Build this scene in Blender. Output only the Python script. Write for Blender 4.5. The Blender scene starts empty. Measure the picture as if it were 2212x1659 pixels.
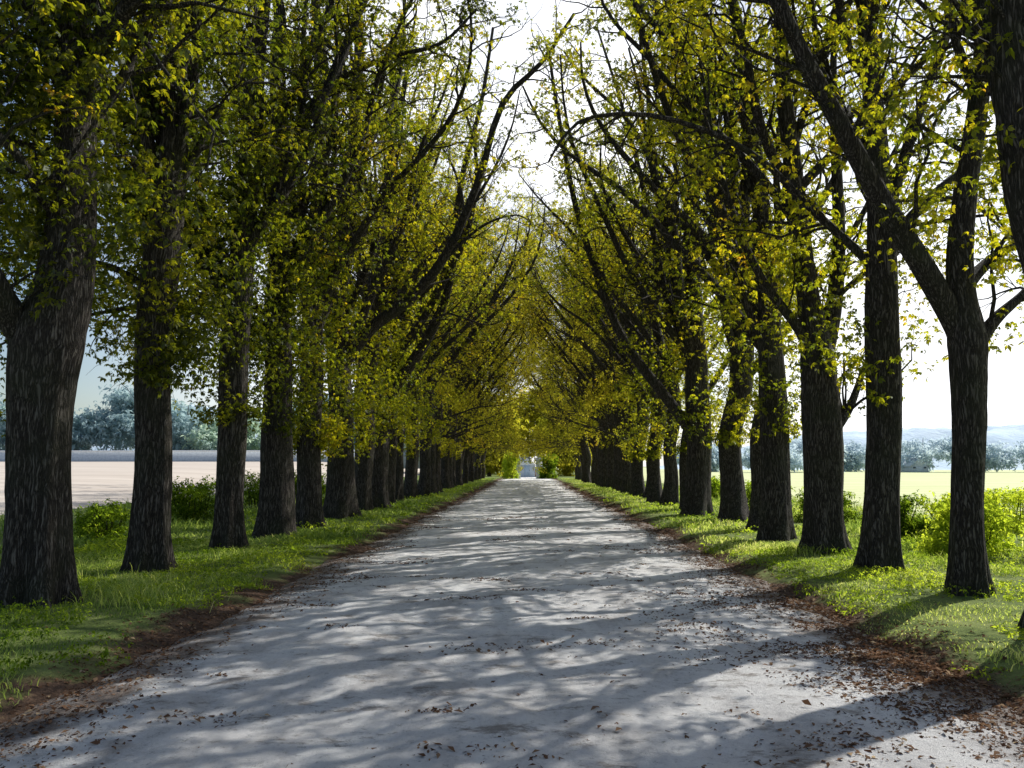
import bpy, math, random
import numpy as np
from mathutils import Vector, Matrix, Euler
PI = math.pi
R = math.radians
sc = bpy.context.scene
C = sc.collection
up = np.array([0., 0., 1.])
sc.view_settings.view_transform = 'Standard'
sc.view_settings.look = 'None'
sc.view_settings.exposure = 0

# ------------------------------------------------------------------ camera
CAMZ = 1.74
F = 1720.0
cam = bpy.data.cameras.new('camera')
cam.sensor_width = 36
cam.lens = F / 2212 * 36
cam.clip_end = 6000
co = bpy.data.objects.new('camera', cam)
C.objects.link(co)
co.location = (0, 0, CAMZ)
co.rotation_euler = (R(90 + 5.85), 0, R(1.13))
sc.camera = co
RM = np.array(Euler(co.rotation_euler).to_matrix())

def P(px, py, Y):
    d = RM @ np.array([(px - 1106) / F, (829.5 - py) / F, -1.0])
    return np.array([0, 0, CAMZ]) + d * (Y / d[1])

# ------------------------------------------------------------------ sun / sky
SUN_AZ, SUN_EL = 50, 43
world = bpy.data.worlds.new('World')
sc.world = world
world.use_nodes = True
nt = world.node_tree
nt.nodes.clear()
out = nt.nodes.new('ShaderNodeOutputWorld')
bg = nt.nodes.new('ShaderNodeBackground')
sky = nt.nodes.new('ShaderNodeTexSky')
sky.sky_type = 'NISHITA'
sky.sun_disc = False
sky.sun_elevation = R(SUN_EL)
sky.sun_rotation = R(SUN_AZ)
sky.air_density = 1.0
sky.dust_density = 1.2
tc = nt.nodes.new('ShaderNodeTexCoord')
nz = nt.nodes.new('ShaderNodeTexNoise')
nz.inputs['Scale'].default_value = 3.2
nz.inputs['Detail'].default_value = 6
rp = nt.nodes.new('ShaderNodeValToRGB')
rp.color_ramp.elements[0].position = .38
rp.color_ramp.elements[1].position = .58
rp.color_ramp.elements[0].color = (.30, .30, .30, 1)
rp.color_ramp.elements[1].color = (1, 1, 1, 1)
# bright thin cloud on the sun's side of the sky, clear blue behind the viewer to cut fill
dt = nt.nodes.new('ShaderNodeVectorMath'); dt.operation = 'DOT_PRODUCT'
fw = Vector((.40, .86, .30)).normalized()
dt.inputs[1].default_value = fw
mrw = nt.nodes.new('ShaderNodeMapRange'); mrw.interpolation_type = 'SMOOTHSTEP'
mrw.inputs[1].default_value = .54; mrw.inputs[2].default_value = .91
mlw = nt.nodes.new('ShaderNodeMath'); mlw.operation = 'MULTIPLY'
mx = nt.nodes.new('ShaderNodeMixRGB')
mx.inputs[2].default_value = (11.6, 11.8, 12.2, 1)
nt.links.new(tc.outputs['Generated'], nz.inputs['Vector'])
nt.links.new(tc.outputs['Generated'], dt.inputs[0])
nt.links.new(dt.outputs['Value'], mrw.inputs[0])
nt.links.new(nz.outputs['Fac'], rp.inputs[0])
nt.links.new(rp.outputs[0], mlw.inputs[0]); nt.links.new(mrw.outputs[0], mlw.inputs[1])
nt.links.new(mlw.outputs[0], mx.inputs[0])
nt.links.new(sky.outputs[0], mx.inputs[1])
nt.links.new(mx.outputs[0], bg.inputs[0])
bg.inputs[1].default_value = .128
nt.links.new(bg.outputs[0], out.inputs[0])

sl = bpy.data.lights.new('sun', 'SUN')
sl.energy = 5
sl.angle = R(.5)
sl.color = (1, .98, .92)
so = bpy.data.objects.new('sun', sl)
C.objects.link(so)
sd = Vector((math.sin(R(SUN_AZ)) * math.cos(R(SUN_EL)), math.cos(R(SUN_AZ)) * math.cos(R(SUN_EL)), math.sin(R(SUN_EL))))
so.rotation_euler = sd.to_track_quat('Z', 'Y').to_euler()
so.location = (30, 30, 40)

# ------------------------------------------------------------------ materials
def newmat(name):
    m = bpy.data.materials.new(name)
    m.use_nodes = True
    m.node_tree.nodes.clear()
    o = m.node_tree.nodes.new('ShaderNodeOutputMaterial')
    return m, m.node_tree, o

def nd(t, typ, **kw):
    n = t.nodes.new(typ)
    for k, v in kw.items():
        if k.startswith('i_'):
            n.inputs[k[2:].replace('_', ' ')].default_value = v
        else:
            setattr(n, k, v)
    return n

def ramp(t, stops):
    n = t.nodes.new('ShaderNodeValToRGB')
    el = n.color_ramp.elements
    el[0].position = stops[0][0]; el[0].color = (*stops[0][1], 1)
    el[1].position = stops[-1][0]; el[1].color = (*stops[-1][1], 1)
    for p, c in stops[1:-1]:
        e = el.new(p); e.color = (*c, 1)
    return n

def noise(t, vec, scale, detail=4, rough=.55):
    n = nd(t, 'ShaderNodeTexNoise')
    n.inputs['Scale'].default_value = scale
    n.inputs['Detail'].default_value = detail
    n.inputs['Roughness'].default_value = rough
    if vec is not None: t.links.new(vec, n.inputs['Vector'])
    return n.outputs['Fac']

def leaf_mat(name, stops, trans=.70, tmul=(4.0, 3.75, 1.0), gloss=.0):
    m, t, o = newmat(name)
    at = nd(t, 'ShaderNodeAttribute', attribute_name='tint')
    r = ramp(t, stops)
    t.links.new(at.outputs['Fac'], r.inputs[0])
    df = nd(t, 'ShaderNodeBsdfDiffuse')
    tr = nd(t, 'ShaderNodeBsdfTranslucent')
    mu = nd(t, 'ShaderNodeMixRGB', blend_type='MULTIPLY')
    mu.inputs[0].default_value = 1
    mu.inputs[2].default_value = (*tmul, 1)
    t.links.new(r.outputs[0], df.inputs[0])
    t.links.new(r.outputs[0], mu.inputs[1])
    t.links.new(mu.outputs[0], tr.inputs[0])
    ms = nd(t, 'ShaderNodeMixShader'); ms.inputs[0].default_value = trans
    t.links.new(df.outputs[0], ms.inputs[1]); t.links.new(tr.outputs[0], ms.inputs[2])
    if gloss:
        gl = nd(t, 'ShaderNodeBsdfGlossy'); gl.inputs['Roughness'].default_value = .45
        gl.inputs[0].default_value = (.8, .85, .8, 1)
        m2 = nd(t, 'ShaderNodeMixShader'); m2.inputs[0].default_value = gloss
        t.links.new(ms.outputs[0], m2.inputs[1]); t.links.new(gl.outputs[0], m2.inputs[2])
        ms = m2
    t.links.new(ms.outputs[0], o.inputs[0])
    return m

def surf(name, stops, scale=3, vecscale=(1, 1, 1), detail=6, rough=.9, bump=.3, bscale=20, space='Object', bdist=.02):
    m, t, o = newmat(name)
    tcn = nd(t, 'ShaderNodeTexCoord')
    mp = nd(t, 'ShaderNodeMapping'); mp.inputs['Scale'].default_value = vecscale
    if space == 'Object':
        t.links.new(tcn.outputs['Object'], mp.inputs[0])
    else:
        g = nd(t, 'ShaderNodeNewGeometry'); t.links.new(g.outputs['Position'], mp.inputs[0])
    f = noise(t, mp.outputs[0], scale, detail)
    r = ramp(t, stops); t.links.new(f, r.inputs[0])
    b = nd(t, 'ShaderNodeBsdfPrincipled'); b.inputs['Roughness'].default_value = rough
    b.inputs['Specular IOR Level'].default_value = .25
    t.links.new(r.outputs[0], b.inputs['Base Color'])
    f2 = noise(t, mp.outputs[0], bscale, 5)
    bp = nd(t, 'ShaderNodeBump'); bp.inputs['Strength'].default_value = bump; bp.inputs['Distance'].default_value = bdist
    t.links.new(f2, bp.inputs['Height']); t.links.new(bp.outputs[0], b.inputs['Normal'])
    t.links.new(b.outputs[0], o.inputs[0])
    return m

M = {}
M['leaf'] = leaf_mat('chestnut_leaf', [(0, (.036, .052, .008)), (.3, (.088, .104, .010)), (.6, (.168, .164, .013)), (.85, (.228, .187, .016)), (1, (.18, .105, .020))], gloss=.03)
M['leaf_dark'] = leaf_mat('chestnut_leaf_shade', [(0, (.020, .032, .006)), (.35, (.052, .066, .008)), (.7, (.125, .126, .012)), (.9, (.20, .155, .015)), (1, (.16, .085, .018))], gloss=.03)  # same leaf darkened: the left row's shade painted into its colour
M['leaf_gold'] = leaf_mat('chestnut_leaf_golden_haze', [(0, (.088, .100, .024)), (.35, (.155, .156, .036)), (.65, (.208, .188, .044)), (.88, (.225, .172, .048)), (1, (.20, .135, .048))], gloss=.0)  # golden leaf, also lightened to paint in far-end haze
M['shrub'] = leaf_mat('shrub_leaf', [(0, (.03, .06, .010)), (.5, (.13, .19, .026)), (1, (.29, .34, .06))], trans=.66, tmul=(2.7, 2.6, .9))
M['grass'] = leaf_mat('grass_blade', [(0, (.080, .14, .036)), (.5, (.22, .29, .085)), (.85, (.40, .45, .17)), (1, (.50, .49, .28))], trans=.55, tmul=(2.0, 2.0, 1.0))
M['litter'] = leaf_mat('dry_leaf', [(0, (.065, .037, .024)), (.5, (.165, .092, .055)), (.85, (.29, .185, .11)), (1, (.40, .30, .18))], trans=.2, tmul=(1.2, 1, .8))
M['far_leaf'] = leaf_mat('distant_leaf', [(0, (.30, .41, .45)), (.5, (.37, .48, .50)), (1, (.47, .58, .44))], trans=.5, tmul=(1.4, 1.4, 1.3))  # blue cast and lightness stand in for distance haze
M['haze_leaf'] = leaf_mat('hazy_distant_leaf', [(0, (.52, .61, .68)), (.5, (.58, .67, .72)), (1, (.61, .69, .72))], trans=.5, tmul=(1.25, 1.25, 1.2))  # paler still, thicker haze painted into the leaf colour

# bark
m, t, o = newmat('bark')
tcn = nd(t, 'ShaderNodeTexCoord')
mp = nd(t, 'ShaderNodeMapping'); mp.inputs['Scale'].default_value = (34, 34, 3.2)
nzv = nd(t, 'ShaderNodeTexNoise'); nzv.inputs['Scale'].default_value = 2.5; nzv.inputs['Detail'].default_value = 3
t.links.new(tcn.outputs['Object'], nzv.inputs['Vector'])
mva = nd(t, 'ShaderNodeMixRGB', blend_type='ADD'); mva.inputs[0].default_value = .12
t.links.new(tcn.outputs['Object'], mva.inputs[1]); t.links.new(nzv.outputs['Color'], mva.inputs[2])
t.links.new(mva.outputs[0], mp.inputs[0])
f = noise(t, mp.outputs[0], 1.0, 5, .55)
rg = nd(t, 'ShaderNodeMath', operation='SUBTRACT'); rg.inputs[1].default_value = .5; t.links.new(f, rg.inputs[0])
ra = nd(t, 'ShaderNodeMath', operation='ABSOLUTE'); t.links.new(rg.outputs[0], ra.inputs[0])
vr = nd(t, 'ShaderNodeMapRange'); vr.inputs[1].default_value = 0.0; vr.inputs[2].default_value = .13
t.links.new(ra.outputs[0], vr.inputs[0])
fd = noise(t, tcn.outputs['Object'], 30, 5, .7)
hm = nd(t, 'ShaderNodeMath', operation='MULTIPLY_ADD'); hm.inputs[1].default_value = .35; t.links.new(fd, hm.inputs[0])
hs = nd(t, 'ShaderNodeMath', operation='MULTIPLY'); hs.inputs[1].default_value = .65; t.links.new(vr.outputs[0], hs.inputs[0])
t.links.new(hs.outputs[0], hm.inputs[2])
r = ramp(t, [(.1, (.014, .011, .009)), (.5, (.062, .051, .043)), (.9, (.165, .142, .124))])
t.links.new(hm.outputs[0], r.inputs[0])
f3 = noise(t, tcn.outputs['Object'], 1.3, 3)
r3 = ramp(t, [(.45, (0, 0, 0)), (.7, (.55, .55, .55))])
t.links.new(f3, r3.inputs[0])
mxb = nd(t, 'ShaderNodeMixRGB'); mxb.inputs[2].default_value = (.050, .056, .028, 1)
t.links.new(r3.outputs[0], mxb.inputs[0]); t.links.new(r.outputs[0], mxb.inputs[1])
b = nd(t, 'ShaderNodeBsdfPrincipled'); b.inputs['Roughness'].default_value = .9
b.inputs['Specular IOR Level'].default_value = .2
t.links.new(mxb.outputs[0], b.inputs['Base Color'])
bp = nd(t, 'ShaderNodeBump'); bp.inputs['Strength'].default_value = 1; bp.inputs['Distance'].default_value = .04
t.links.new(hm.outputs[0], bp.inputs['Height']); t.links.new(bp.outputs[0], b.inputs['Normal'])
t.links.new(b.outputs[0], o.inputs[0])
M['bark'] = m

# road
m, t, o = newmat('dusty_track')
g = nd(t, 'ShaderNodeNewGeometry')
mp = nd(t, 'ShaderNodeMapping'); mp.inputs['Scale'].default_value = (1.6, .8, 1)
t.links.new(g.outputs['Position'], mp.inputs[0])
f1 = noise(t, mp.outputs[0], .9, 10, .70)
r1 = ramp(t, [(.30, (.48, .455, .44)), (.5, (.83, .80, .775)), (.62, (.94, .915, .88))])
t.links.new(f1, r1.inputs[0])
f2 = noise(t, g.outputs['Position'], 15, 10, .84)
r2 = ramp(t, [(.34, (.20, .19, .185)), (.44, (.92, .92, .92)), (.68, (1.05, 1.05, 1.05))])
t.links.new(f2, r2.inputs[0])
mu = nd(t, 'ShaderNodeMixRGB', blend_type='MULTIPLY'); mu.inputs[0].default_value = .9
t.links.new(r1.outputs[0], mu.inputs[1]); t.links.new(r2.outputs[0], mu.inputs[2])
sx = nd(t, 'ShaderNodeSeparateXYZ'); t.links.new(g.outputs['Position'], sx.inputs[0])
ab = nd(t, 'ShaderNodeMath', operation='ABSOLUTE'); t.links.new(sx.outputs[0], ab.inputs[0])
f4 = noise(t, g.outputs['Position'], 1.7, 6, .65)
ml = nd(t, 'ShaderNodeMath', operation='MULTIPLY_ADD'); ml.inputs[1].default_value = 2.6; ml.inputs[2].default_value = -1.3
t.links.new(f4, ml.inputs[0])
ad = nd(t, 'ShaderNodeMath', operation='ADD'); t.links.new(ab.outputs[0], ad.inputs[0]); t.links.new(ml.outputs[0], ad.inputs[1])
mr = nd(t, 'ShaderNodeMapRange'); mr.inputs[1].default_value = 2.75; mr.inputs[2].default_value = 3.3
t.links.new(ad.outputs[0], mr.inputs[0])
mp5 = nd(t, 'ShaderNodeMapping'); mp5.inputs['Scale'].default_value = (.8, 1.5, 1)
t.links.new(g.outputs['Position'], mp5.inputs[0])
f5 = noise(t, mp5.outputs[0], 2.0, 9, .8)
r5 = ramp(t, [(.55, (0, 0, 0)), (.62, (.75, .75, .75))]); t.links.new(f5, r5.inputs[0])
mxx = nd(t, 'ShaderNodeMath', operation='MAXIMUM'); t.links.new(mr.outputs[0], mxx.inputs[0]); t.links.new(r5.outputs[0], mxx.inputs[1])
f6 = noise(t, g.outputs['Position'], 22, 4, .7)
r6 = ramp(t, [(.3, (.09, .066, .053)), (.7, (.33, .26, .215))]); t.links.new(f6, r6.inputs[0])
md = nd(t, 'ShaderNodeMixRGB')
t.links.new(mxx.outputs[0], md.inputs[0]); t.links.new(mu.outputs[0], md.inputs[1]); t.links.new(r6.outputs[0], md.inputs[2])
b = nd(t, 'ShaderNodeBsdfPrincipled'); b.inputs['Roughness'].default_value = .6
b.inputs['Specular IOR Level'].default_value = .35
t.links.new(md.outputs[0], b.inputs['Base Color'])
am = nd(t, 'ShaderNodeMath', operation='MULTIPLY_ADD'); am.inputs[1].default_value = .6
t.links.new(f2, am.inputs[0]); t.links.new(f5, am.inputs[2])
bp = nd(t, 'ShaderNodeBump'); bp.inputs['Strength'].default_value = 1; bp.inputs['Distance'].default_value = .08
t.links.new(am.outputs[0], bp.inputs['Height']); t.links.new(bp.outputs[0], b.inputs['Normal'])
t.links.new(b.outputs[0], o.inputs[0])
M['road'] = m

# ground
m, t, o = newmat('verge_soil_and_turf')
g = nd(t, 'ShaderNodeNewGeometry')
f1 = noise(t, g.outputs['Position'], 1.4, 8, .65)
r1 = ramp(t, [(.3, (.065, .10, .026)), (.5, (.16, .205, .055)), (.72, (.29, .32, .11))]); t.links.new(f1, r1.inputs[0])
f6 = noise(t, g.outputs['Position'], 24, 5, .7)
r6 = ramp(t, [(.3, (.036, .024, .017)), (.55, (.108, .066, .044)), (.75, (.21, .13, .085))]); t.links.new(f6, r6.inputs[0])
sx = nd(t, 'ShaderNodeSeparateXYZ'); t.links.new(g.outputs['Position'], sx.inputs[0])
ab = nd(t, 'ShaderNodeMath', operation='ABSOLUTE'); t.links.new(sx.outputs[0], ab.inputs[0])
f4 = noise(t, g.outputs['Position'], 1.2, 6, .65)
ml = nd(t, 'ShaderNodeMath', operation='MULTIPLY_ADD'); ml.inputs[1].default_value = 2.0; ml.inputs[2].default_value = -1.0
t.links.new(f4, ml.inputs[0])
ad = nd(t, 'ShaderNodeMath', operation='ADD'); t.links.new(ab.outputs[0], ad.inputs[0]); t.links.new(ml.outputs[0], ad.inputs[1])
mr = nd(t, 'ShaderNodeMapRange'); mr.inputs[1].default_value = 3.65; mr.inputs[2].default_value = 4.05
t.links.new(ad.outputs[0], mr.inputs[0])
md = nd(t, 'ShaderNodeMixRGB')
t.links.new(mr.outputs[0], md.inputs[0]); t.links.new(r6.outputs[0], md.inputs[1]); t.links.new(r1.outputs[0], md.inputs[2])
b = nd(t, 'ShaderNodeBsdfPrincipled'); b.inputs['Roughness'].default_value = .95
b.inputs['Specular IOR Level'].default_value = .15
t.links.new(md.outputs[0], b.inputs['Base Color'])
bp = nd(t, 'ShaderNodeBump'); bp.inputs['Strength'].default_value = .8; bp.inputs['Distance'].default_value = .05
t.links.new(f6, bp.inputs['Height']); t.links.new(bp.outputs[0], b.inputs['Normal'])
t.links.new(b.outputs[0], o.inputs[0])
M['ground'] = m

M['stubble'] = surf('stubble_field', [(.3, (.47, .395, .33)), (.5, (.56, .48, .405)), (.7, (.63, .55, .47))], scale=.5, vecscale=(.15, 1, 1), bump=.4, bscale=6, space='W')
M['meadow'] = surf('meadow', [(.3, (.50, .53, .24)), (.5, (.60, .62, .32)), (.7, (.68, .68, .40))], scale=.4, vecscale=(.2, 1, 1), bump=.4, bscale=6, space='W')
M['hill'] = surf('hazy_wooded_hill', [(.35, (.50, .62, .72)), (.5, (.57, .68, .77)), (.68, (.63, .73, .80))], scale=.06, bump=.4, bscale=.3, bdist=2)  # pale blue is aerial haze mixed into the hill's colour
M['stone'] = surf('old_stone', [(.3, (.48, .52, .56)), (.5, (.57, .61, .65)), (.7, (.65, .69, .72))], scale=3, bump=.5, bscale=9)  # bluish paleness is distance haze painted into the stone
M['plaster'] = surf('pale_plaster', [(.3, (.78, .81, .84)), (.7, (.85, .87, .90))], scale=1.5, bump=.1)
M['slate'] = surf('hazed_slate', [(.3, (.46, .54, .64)), (.7, (.56, .64, .73))], scale=3, vecscale=(1, 1, 5), bump=.3)  # slate lightened and blued, with haze put into its colour
M['tile'] = surf('hazed_tile', [(.3, (.52, .57, .62)), (.7, (.60, .65, .70))], scale=3, vecscale=(1, 1, 5), bump=.3)  # bluish pale tone is haze painted onto the tile
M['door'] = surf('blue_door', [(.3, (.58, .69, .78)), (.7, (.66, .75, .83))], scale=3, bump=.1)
M['glass'] = surf('dark_pane', [(.3, (.10, .12, .15)), (.7, (.14, .16, .2))], scale=1, rough=.2, bump=0)

# ------------------------------------------------------------------ mesh helpers
class MB:
    def __init__(s): s.v = []; s.f = []; s.t = []; s.n = 0
    def add(s, v, f, tint=None):
        v = np.asarray(v, float).reshape(-1, 3)
        s.v.append(v); s.f.append(np.asarray(f, int).reshape(-1, 4) + s.n)
        s.t.append(np.full(len(v), .5) if tint is None else np.asarray(tint, float).ravel())
        s.n += len(v)
    def mesh(s, name, mat, smooth=True):
        me = bpy.data.meshes.new(name)
        v = np.concatenate(s.v); f = np.concatenate(s.f); tt = np.concatenate(s.t)
        me.vertices.add(len(v)); me.vertices.foreach_set('co', v.astype(np.float32).ravel())
        me.loops.add(len(f) * 4); me.loops.foreach_set('vertex_index', f.astype(np.int32).ravel())
        me.polygons.add(len(f)); me.polygons.foreach_set('loop_start', np.arange(0, len(f) * 4, 4, dtype=np.int32))
        if smooth: me.polygons.foreach_set('use_smooth', np.ones(len(f), dtype=bool))
        me.update(calc_edges=True)
        a = me.attributes.new('tint', 'FLOAT', 'POINT'); a.data.foreach_set('value', tt.astype(np.float32))
        me.materials.append(mat)
        return me
    def build(s, name, mat, parent=None, smooth=True):
        ob = bpy.data.objects.new(name, s.mesh(name, mat, smooth)); C.objects.link(ob)
        if parent: ob.parent = parent
        return ob
    def box(s, x0, x1, y0, y1, z0, z1):
        v = [(x0, y0, z0), (x1, y0, z0), (x1, y1, z0), (x0, y1, z0), (x0, y0, z1), (x1, y0, z1), (x1, y1, z1), (x0, y1, z1)]
        s.add(v, [(0, 3, 2, 1), (4, 5, 6, 7), (0, 1, 5, 4), (1, 2, 6, 5), (2, 3, 7, 6), (3, 0, 4, 7)])

def norm(a): return a / np.maximum(np.linalg.norm(a, axis=-1, keepdims=True), 1e-9)

def tubes(mb, Pt, Rd, segs):
    Pt = np.asarray(Pt, float); Rd = np.asarray(Rd, float)
    if Pt.ndim == 2: Pt = Pt[None]; Rd = Rd[None]
    n, k, _ = Pt.shape
    if n == 0: return
    T = norm(np.gradient(Pt, axis=1))
    D = norm(Pt[:, -1] - Pt[:, 0])
    a = np.where(np.abs(D[:, 2:3]) < .8, up[None], np.array([[1., .3, 0]]))
    ref = norm(np.cross(D, a))[:, None, :]
    u = norm(ref - (ref * T).sum(-1, keepdims=True) * T)
    v = np.cross(T, u)
    th = np.arange(segs) / segs * 2 * PI
    vs = Pt[:, :, None] + Rd[:, :, None, None] * (np.cos(th)[None, None, :, None] * u[:, :, None] + np.sin(th)[None, None, :, None] * v[:, :, None])
    i = np.arange(n)[:, None, None] * k * segs; j = np.arange(k - 1)[None, :, None] * segs; q = np.arange(segs)[None, None]
    q2 = (q + 1) % segs
    f = np.stack([i + j + q, i + j + q2, i + j + segs + q2, i + j + segs + q], -1)
    mb.add(vs, f)

def catmull(pts, n):
    p = np.asarray(pts, float)
    p = np.vstack([2 * p[0] - p[1], p, 2 * p[-1] - p[-2]])
    m_ = len(p) - 3
    tt = np.linspace(0, m_ - 1e-6, n)
    i = tt.astype(int); u = (tt - i)[:, None]
    a, b_, c, d = p[i], p[i + 1], p[i + 2], p[i + 3]
    return .5 * (2 * b_ + (c - a) * u + (2 * a - 5 * b_ + 4 * c - d) * u ** 2 + (3 * b_ - a - 3 * c + d) * u ** 3)

def at_t(pl, tt):
    x = tt * (len(pl) - 1); i = np.minimum(x.astype(int), len(pl) - 2); u = (x - i)[:, None]
    return pl[i] * (1 - u) + pl[i + 1] * u, norm(pl[i + 1] - pl[i])

def leaf_units(mb, rng, pos, outd, size, base_tint, leaflets=5, flat=.75):
    n = len(pos)
    if n == 0: return
    nr = norm(up * flat + rng.normal(0, .5, (n, 3)))
    o_ = norm(outd + rng.normal(0, .5, (n, 3)))
    o_ = norm(o_ - (o_ * nr).sum(-1, keepdims=True) * nr)
    s_ = np.cross(nr, o_)
    an = np.linspace(-1.25, 1.25, leaflets) if leaflets > 1 else np.array([0.])
    A = an[None] + rng.normal(0, .15, (n, leaflets))
    dr = norm(np.cos(A)[..., None] * o_[:, None] + np.sin(A)[..., None] * s_[:, None] - rng.uniform(.2, 1.0, (n, leaflets, 1)) * nr[:, None])
    L = size[:, None] * (1 - .28 * np.abs(an)[None] / 1.25) * rng.uniform(.75, 1.2, (n, leaflets))
    pr = norm(np.cross(nr[:, None], dr))
    L3 = L[..., None]; p = pos[:, None]
    b0 = p + dr * .012; tip = p + dr * L3 - up * L3 * .18
    mid = p + dr * L3 * .58 + nr[:, None] * L3 * .03
    w = L3 * .22
    vs = np.stack([b0, mid + pr * w, tip, mid - pr * w], 2)
    nf = n * leaflets
    f = np.arange(nf * 4).reshape(nf, 4)
    tn = np.clip(base_tint[:, None] + rng.normal(0, .07, (n, leaflets)), 0, 1)
    mb.add(vs, f, np.repeat(tn.ravel(), 4))

def clump_tint(p, ph):
    return .42 + .18 * np.sin(p[:, 0] * 1.3 + ph) * np.sin(p[:, 2] * 1.1 + ph * 2) + .12 * np.sin(p[:, 1] * 2.1 + p[:, 2] * .7 + ph)

# ------------------------------------------------------------------ tree generator (local coords, base at origin, inward = +x * sgn)
LS0, LS1 = .075, .138
def branchify(rng, wood, leafmb, pl, Rd, o, t0=.15):
    """sub branches, twigs and leaves along one limb polyline"""
    L = np.linalg.norm(np.diff(pl, axis=0), axis=1).sum()
    n = max(3, int(L / o['gap']))
    tt = np.sort(rng.uniform(t0, 1, n)); tt[-1] = .999
    st, tg = at_t(pl, tt)
    rd = np.interp(tt, np.linspace(0, 1, len(Rd)), Rd)
    pd = rng.normal(0, 1, (n, 3)); pd = norm(pd - (pd * tg).sum(-1, keepdims=True) * tg)
    d = norm(tg * .65 + pd * .85 + up * .12)
    ln = rng.uniform(.9, 2.5, n) * (1.2 - .5 * tt) * o.get('sub', 1)
    k = 6
    S = np.zeros((n, k, 3)); S[:, 0] = st
    for j in range(1, k):
        d = norm(d + rng.normal(0, .28, (n, 3)) + up * .03)
        S[:, j] = S[:, j - 1] + d * (ln / (k - 1))[:, None]
    r0 = np.minimum(rd * .55, .014 + ln * .009)
    tubes(wood, S, r0[:, None] * np.linspace(1, .3, k)[None], 5)
    m_ = o['twigs']
    tws = rng.uniform(.2, 1, (n, m_))
    x = tws * (k - 1); i = np.minimum(x.astype(int), k - 2); u = (x - i)[..., None]
    ii = np.arange(n)[:, None]
    ts = (S[ii, i] * (1 - u) + S[ii, i + 1] * u).reshape(-1, 3)
    td = norm(S[ii, i + 1] - S[ii, i]).reshape(-1, 3)
    N = len(ts)
    d = norm(td * .7 + rng.normal(0, .6, (N, 3)) + up * .05)
    tl = rng.uniform(.35, 1.0, N)
    W = np.zeros((N, 4, 3)); W[:, 0] = ts
    for j in range(1, 4):
        W[:, j] = W[:, j - 1] + d * (tl / 3)[:, None]
        d = norm(d + rng.normal(0, .26, (N, 3)) - up * .12)
    tubes(wood, W, np.linspace(.008, .003, 4)[None].repeat(N, 0), 3)
    # leaves: whole sub branches may be bare, and leafy ones gather in patches, so the crown keeps gaps
    zt = W[:, -1, 2]
    keep = np.clip(1.05 - np.maximum(0, (zt - o['thin0']) / o['thinr']), o['thinmin'], 1)
    inx = W[:, -1, 0] * o['sgn']
    keep = keep * np.clip(1.2 - np.maximum(0, inx - 1.5) * o.get('inthin', .10) * np.clip((zt - 5) / 5, 0, 1), .25, 1)
    # field side of some crowns thinned to let sun reach the road
    keep = keep * np.where(inx < -.5, o.get('outkeep', 1), 1)
    sp = S[:, 3]; ph = o['ph']
    cl = np.sin(sp[:, 0] * 1.15 + ph) + np.sin(sp[:, 1] * 1.5 + ph * 2.1) + np.sin(sp[:, 2] * 1.05 + ph * .7)
    pb = np.clip(o.get('bare', .15) * (1 - o.get('clump', .9) * cl / 1.2), 0, 1)
    bare = np.repeat(rng.uniform(0, 1, n) < pb, m_)
    kp = (rng.uniform(0, 1, N) < keep * o.get('ld', 1)) & ~bare
    Wk = W[kp]; q = o['units']; nk = len(Wk)
    if nk == 0: return
    tw = rng.uniform(.15, 1.02, (nk, q)); x = np.minimum(tw, .999) * 3; i = x.astype(int); u = (x - i)[..., None]
    ii = np.arange(nk)[:, None]
    pos = (Wk[ii, i] * (1 - u) + Wk[ii, i + 1] * u)
    pos = pos + rng.normal(0, .09, pos.shape)
    od = norm(Wk[ii, i + 1] - Wk[ii, i] + rng.normal(0, .7, pos.shape)).reshape(-1, 3)
    pos = pos.reshape(-1, 3)
    twt = np.repeat(rng.normal(0, .10, nk), q)
    ti = clump_tint(pos, o['ph']) + twt + rng.normal(0, .06, len(pos)) + o.get('tint', 0)
    leaf_units(leafmb, rng, pos, od, rng.uniform(LS0, LS1, len(pos)) * o.get('ls', 1), ti, leaflets=o.get('leaflets', 5))

def auto_limb(rng, st, az, lean, length, H, o, reach=4.6, upb=.06):
    k = 9
    d = np.array([math.cos(az) * math.sin(lean), math.sin(az) * math.sin(lean) * .75, math.cos(lean)])
    pl = [st]; p = st.copy()
    for j in range(1, k):
        d = d + rng.normal(0, .13, 3) + up * upb
        if p[0] * o['sgn'] > reach * .7: d[0] -= o['sgn'] * .22
        if abs(p[1]) > 2.2: d[1] -= np.sign(p[1]) * .2
        d = d / np.linalg.norm(d)
        p = p + d * length / (k - 1)
        pl.append(p)
    return catmull(pl, 18)

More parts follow.
